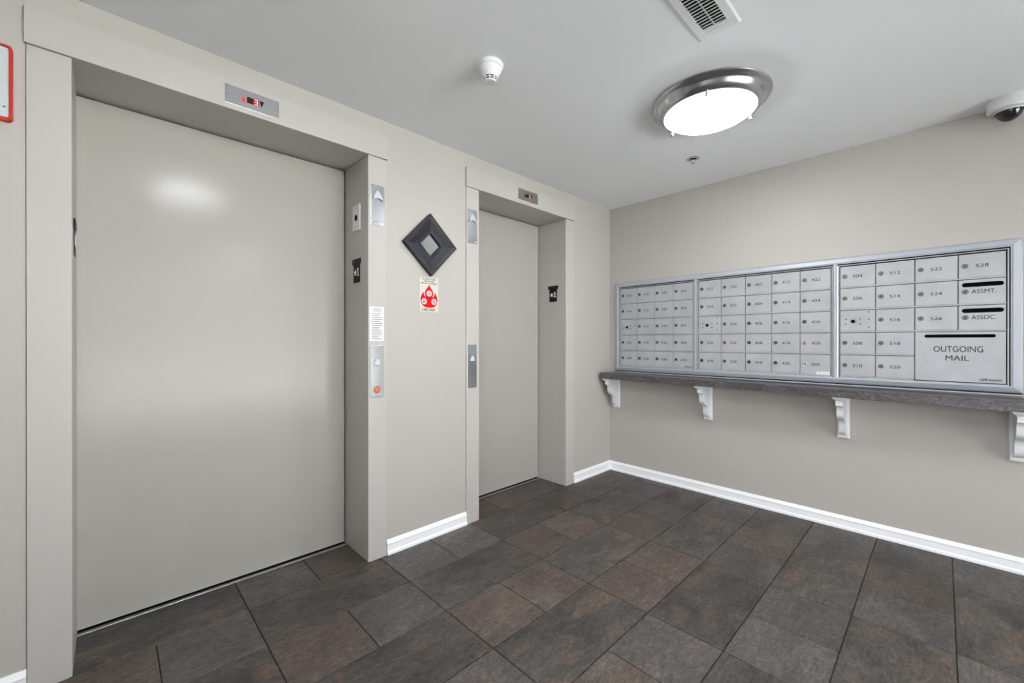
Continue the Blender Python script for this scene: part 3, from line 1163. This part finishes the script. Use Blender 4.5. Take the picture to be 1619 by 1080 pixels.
# key switch plate
t = thing('key_switch_plate', 'small white wall plate with black round hole inside the wide elevator frame', 'switch plate', (E1[1], 0.130, 1.772), 'B')
MB().m('white_plastic').holed(rect(-0.0445, 0, 0.0445, 0.139), disc((0, 0.070), 0.018), 0.0004, 0.0065).build('cover', t)
mb = MB().m('black_gap').cyl((0, 0.070), 0.0178, 0.0004, 0.0012, 20)
mb.build('key_hole', t)
MB().m('sign_black').lathe([(0.018, 0.001), (0.0165, 0.0075), (0.012, 0.0075), (0.011, 0.002)], 22).build('socket_ring', t, True).location = (0, 0.070, 0)
screw(t, 0, 0.122, 0.0065)
screw(t, 0, 0.020, 0.0065)

# fire sign between the elevators
t = thing('fire_sign', 'cream card with red flame sign between the two elevators', 'sign', (-1.926, 0, 1.336), 'A')
MB().m('fire_card').box((-0.065, 0, 0.0005), (0.065, 0.203, 0.003)).build('card', t)
fl = [(0.002, 0.163), (-0.006, 0.150), (-0.018, 0.136), (-0.0265, 0.124), (-0.029, 0.112), (-0.028, 0.102), (-0.0235, 0.089), (-0.030, 0.092), (-0.0355, 0.101), (-0.0385, 0.117),
      (-0.046, 0.108), (-0.053, 0.096), (-0.0575, 0.082), (-0.058, 0.068), (-0.054, 0.054), (-0.046, 0.041), (-0.034, 0.032), (-0.018, 0.0275), (0.0, 0.026)]
right = [(-p[0], p[1] - 0.001) for p in fl[1:-1]][::-1]
mb = MB().m('fire_red')
fp = fl + right
t2 = bmesh.new()
vs = [t2.verts.new((p[0], p[1], 0.0036)) for p in fp]
es = [t2.edges.new((vs[i], vs[(i + 1) % len(vs)])) for i in range(len(vs))]
bmesh.ops.triangle_fill(t2, edges=es, use_beauty=True, normal=(0, 0, 1))
mb.absorb(t2)
mb.build('flame', t)
for k, c in enumerate(((0.0, 0.110), (-0.0335, 0.0625), (0.0335, 0.0625))):
    o = MB().m('fire_pink').prism(disc(c, 0.0185, 22), 0.0034, 0.0040).build('pictogram_disc', t)
    mb = MB().m('print_grey')
    if k == 0:
        for i, (u, vv, ww) in enumerate(((-0.006, 0.006, 0.010), (0.002, 0.000, 0.006), (-0.007, -0.006, 0.012))):
            mb.box((c[0] + u, c[1] + vv, 0.0039), (c[0] + u + ww, c[1] + vv + 0.003, 0.0043))
    elif k == 1:
        mb.prism([(c[0] - .010, c[1] - .006), (c[0] - .002, c[1] - .008), (c[0] + .002, c[1] + .002), (c[0] - .006, c[1] + .003)], 0.0039, 0.0043)
        mb.prism([(c[0] + .003, c[1] - .006), (c[0] + .007, c[1] - .008), (c[0] + .006, c[1] + .002), (c[0] + .002, c[1] + .003)], 0.0039, 0.0043)
    else:
        mb.prism([(c[0] - .008, c[1] + .010), (c[0] - .004, c[1] + .010), (c[0] + .009, c[1] - .009), (c[0] + .004, c[1] - .010)], 0.0039, 0.0043)
        mb.prism([(c[0] - .008, c[1] - .004), (c[0] - .004, c[1] - .004), (c[0] - .003, c[1] + .004), (c[0] - .007, c[1] + .004)], 0.0039, 0.0043)
    mb.build('pictogram', o)
mb = MB().m('print_black')
for s, vv, wd in (('IN CASE OF A FIRE', 0.1900, 0.090), ('ELEVATORS', 0.1775, 0.066), ('ARE OUT OF SERVICE', 0.1650, 0.114)):
    for dx in (-0.0003, 0.0003):
        add_text(mb, s, dx, vv, 0.0085, 1, 0.0034 + dx * 0.2, 'C', wd)
for dx in (-0.0007, 0, 0.0007):
    add_text(mb, 'USE EXIT', dx, 0.0075, 0.0130, 1, 0.0034 + dx * 0.1, 'C', 0.090)
mb.build('lettering', t)

# diamond wall mirror
t = thing('wall_mirror', 'black wooden diamond-shaped frame with small mirror centre', 'mirror', (-1.924, 0, 1.730), 'A')
t.rotation_euler = (R(90), R(-1.5), 0)
fo_, fi_ = 0.183, 0.068
prof = [(0.0, 0.004), (0.0, 0.026), (0.03, 0.029), (0.12, 0.0285), (0.80, 0.019), (0.86, 0.0215), (0.96, 0.0215), (1.0, 0.019), (1.0, 0.008)]
rail = None
for k in range(4):
    if rail is None:
        mb = MB().m('black_wood')
        prev = None
        # one side runs from the top corner to the right corner; local x along the side
        s = math.sqrt(0.5)
        for tt, zz in prof:
            d = fo_ + (fi_ - fo_) * tt
            ln = d * s                                # half length and distance from centre of a square side
            a = mb.bm.verts.new((-ln + 0.0004, ln, zz))
            b_ = mb.bm.verts.new((ln - 0.0004, ln, zz))
            if prev:
                mb.face([prev[0], prev[1], b_, a])
            prev = (a, b_)
        o = mb.build('frame_side', t)
        rail = o.data
    else:
        o = put('frame_side', rail, t)
    o.rotation_euler.z = R(45 + 90 * k)
o = MB().m('mirror_glass').prism([(0.074, 0), (0, 0.074), (-0.074, 0), (0, -0.074)], 0.006, 0.0085).build('glass', t)
MB().m('black_wood').prism([(0.165, 0), (0, 0.165), (-0.165, 0), (0, -0.165)], 0.0005, 0.0055).build('back_board', t)

# red framed sign cut off by the photograph's edge
t = thing('red_framed_sign', 'glossy pale sign in a red plastic frame beside the wide elevator', 'sign', (-3.617, 0, 1.874), 'A')
ow, oh, rr_ = 0.110, 0.243, 0.012


def rrect(hw, y0, y1, r, n=5):
    p = []
    for cx_, cy_, a0_ in ((hw - r, y0 + r, -90), (hw - r, y1 - r, 0), (-hw + r, y1 - r, 90), (-hw + r, y0 + r, 180)):
        for i in range(n + 1):
            a = R(a0_ + 90 * i / n)
            p.append((cx_ + r * math.cos(a), cy_ + r * math.sin(a)))
    return p


MB().m('red_plastic').holed(rrect(ow, 0, oh, rr_), rrect(ow - 0.007, 0.011, oh - 0.006, 0.006), 0.0005, 0.020).build('frame', t)
MB().m('sign_glass').prism(rrect(ow - 0.008, 0.012, oh - 0.007, 0.006), 0.001, 0.014).build('panel', t)
mb = MB().m('print_black')
for k in range(4):
    mb.box((0.089 - k * 0.011, 0.043, 0.0138), (0.095 - k * 0.011, 0.047, 0.0144))
mb.build('lettering', t)
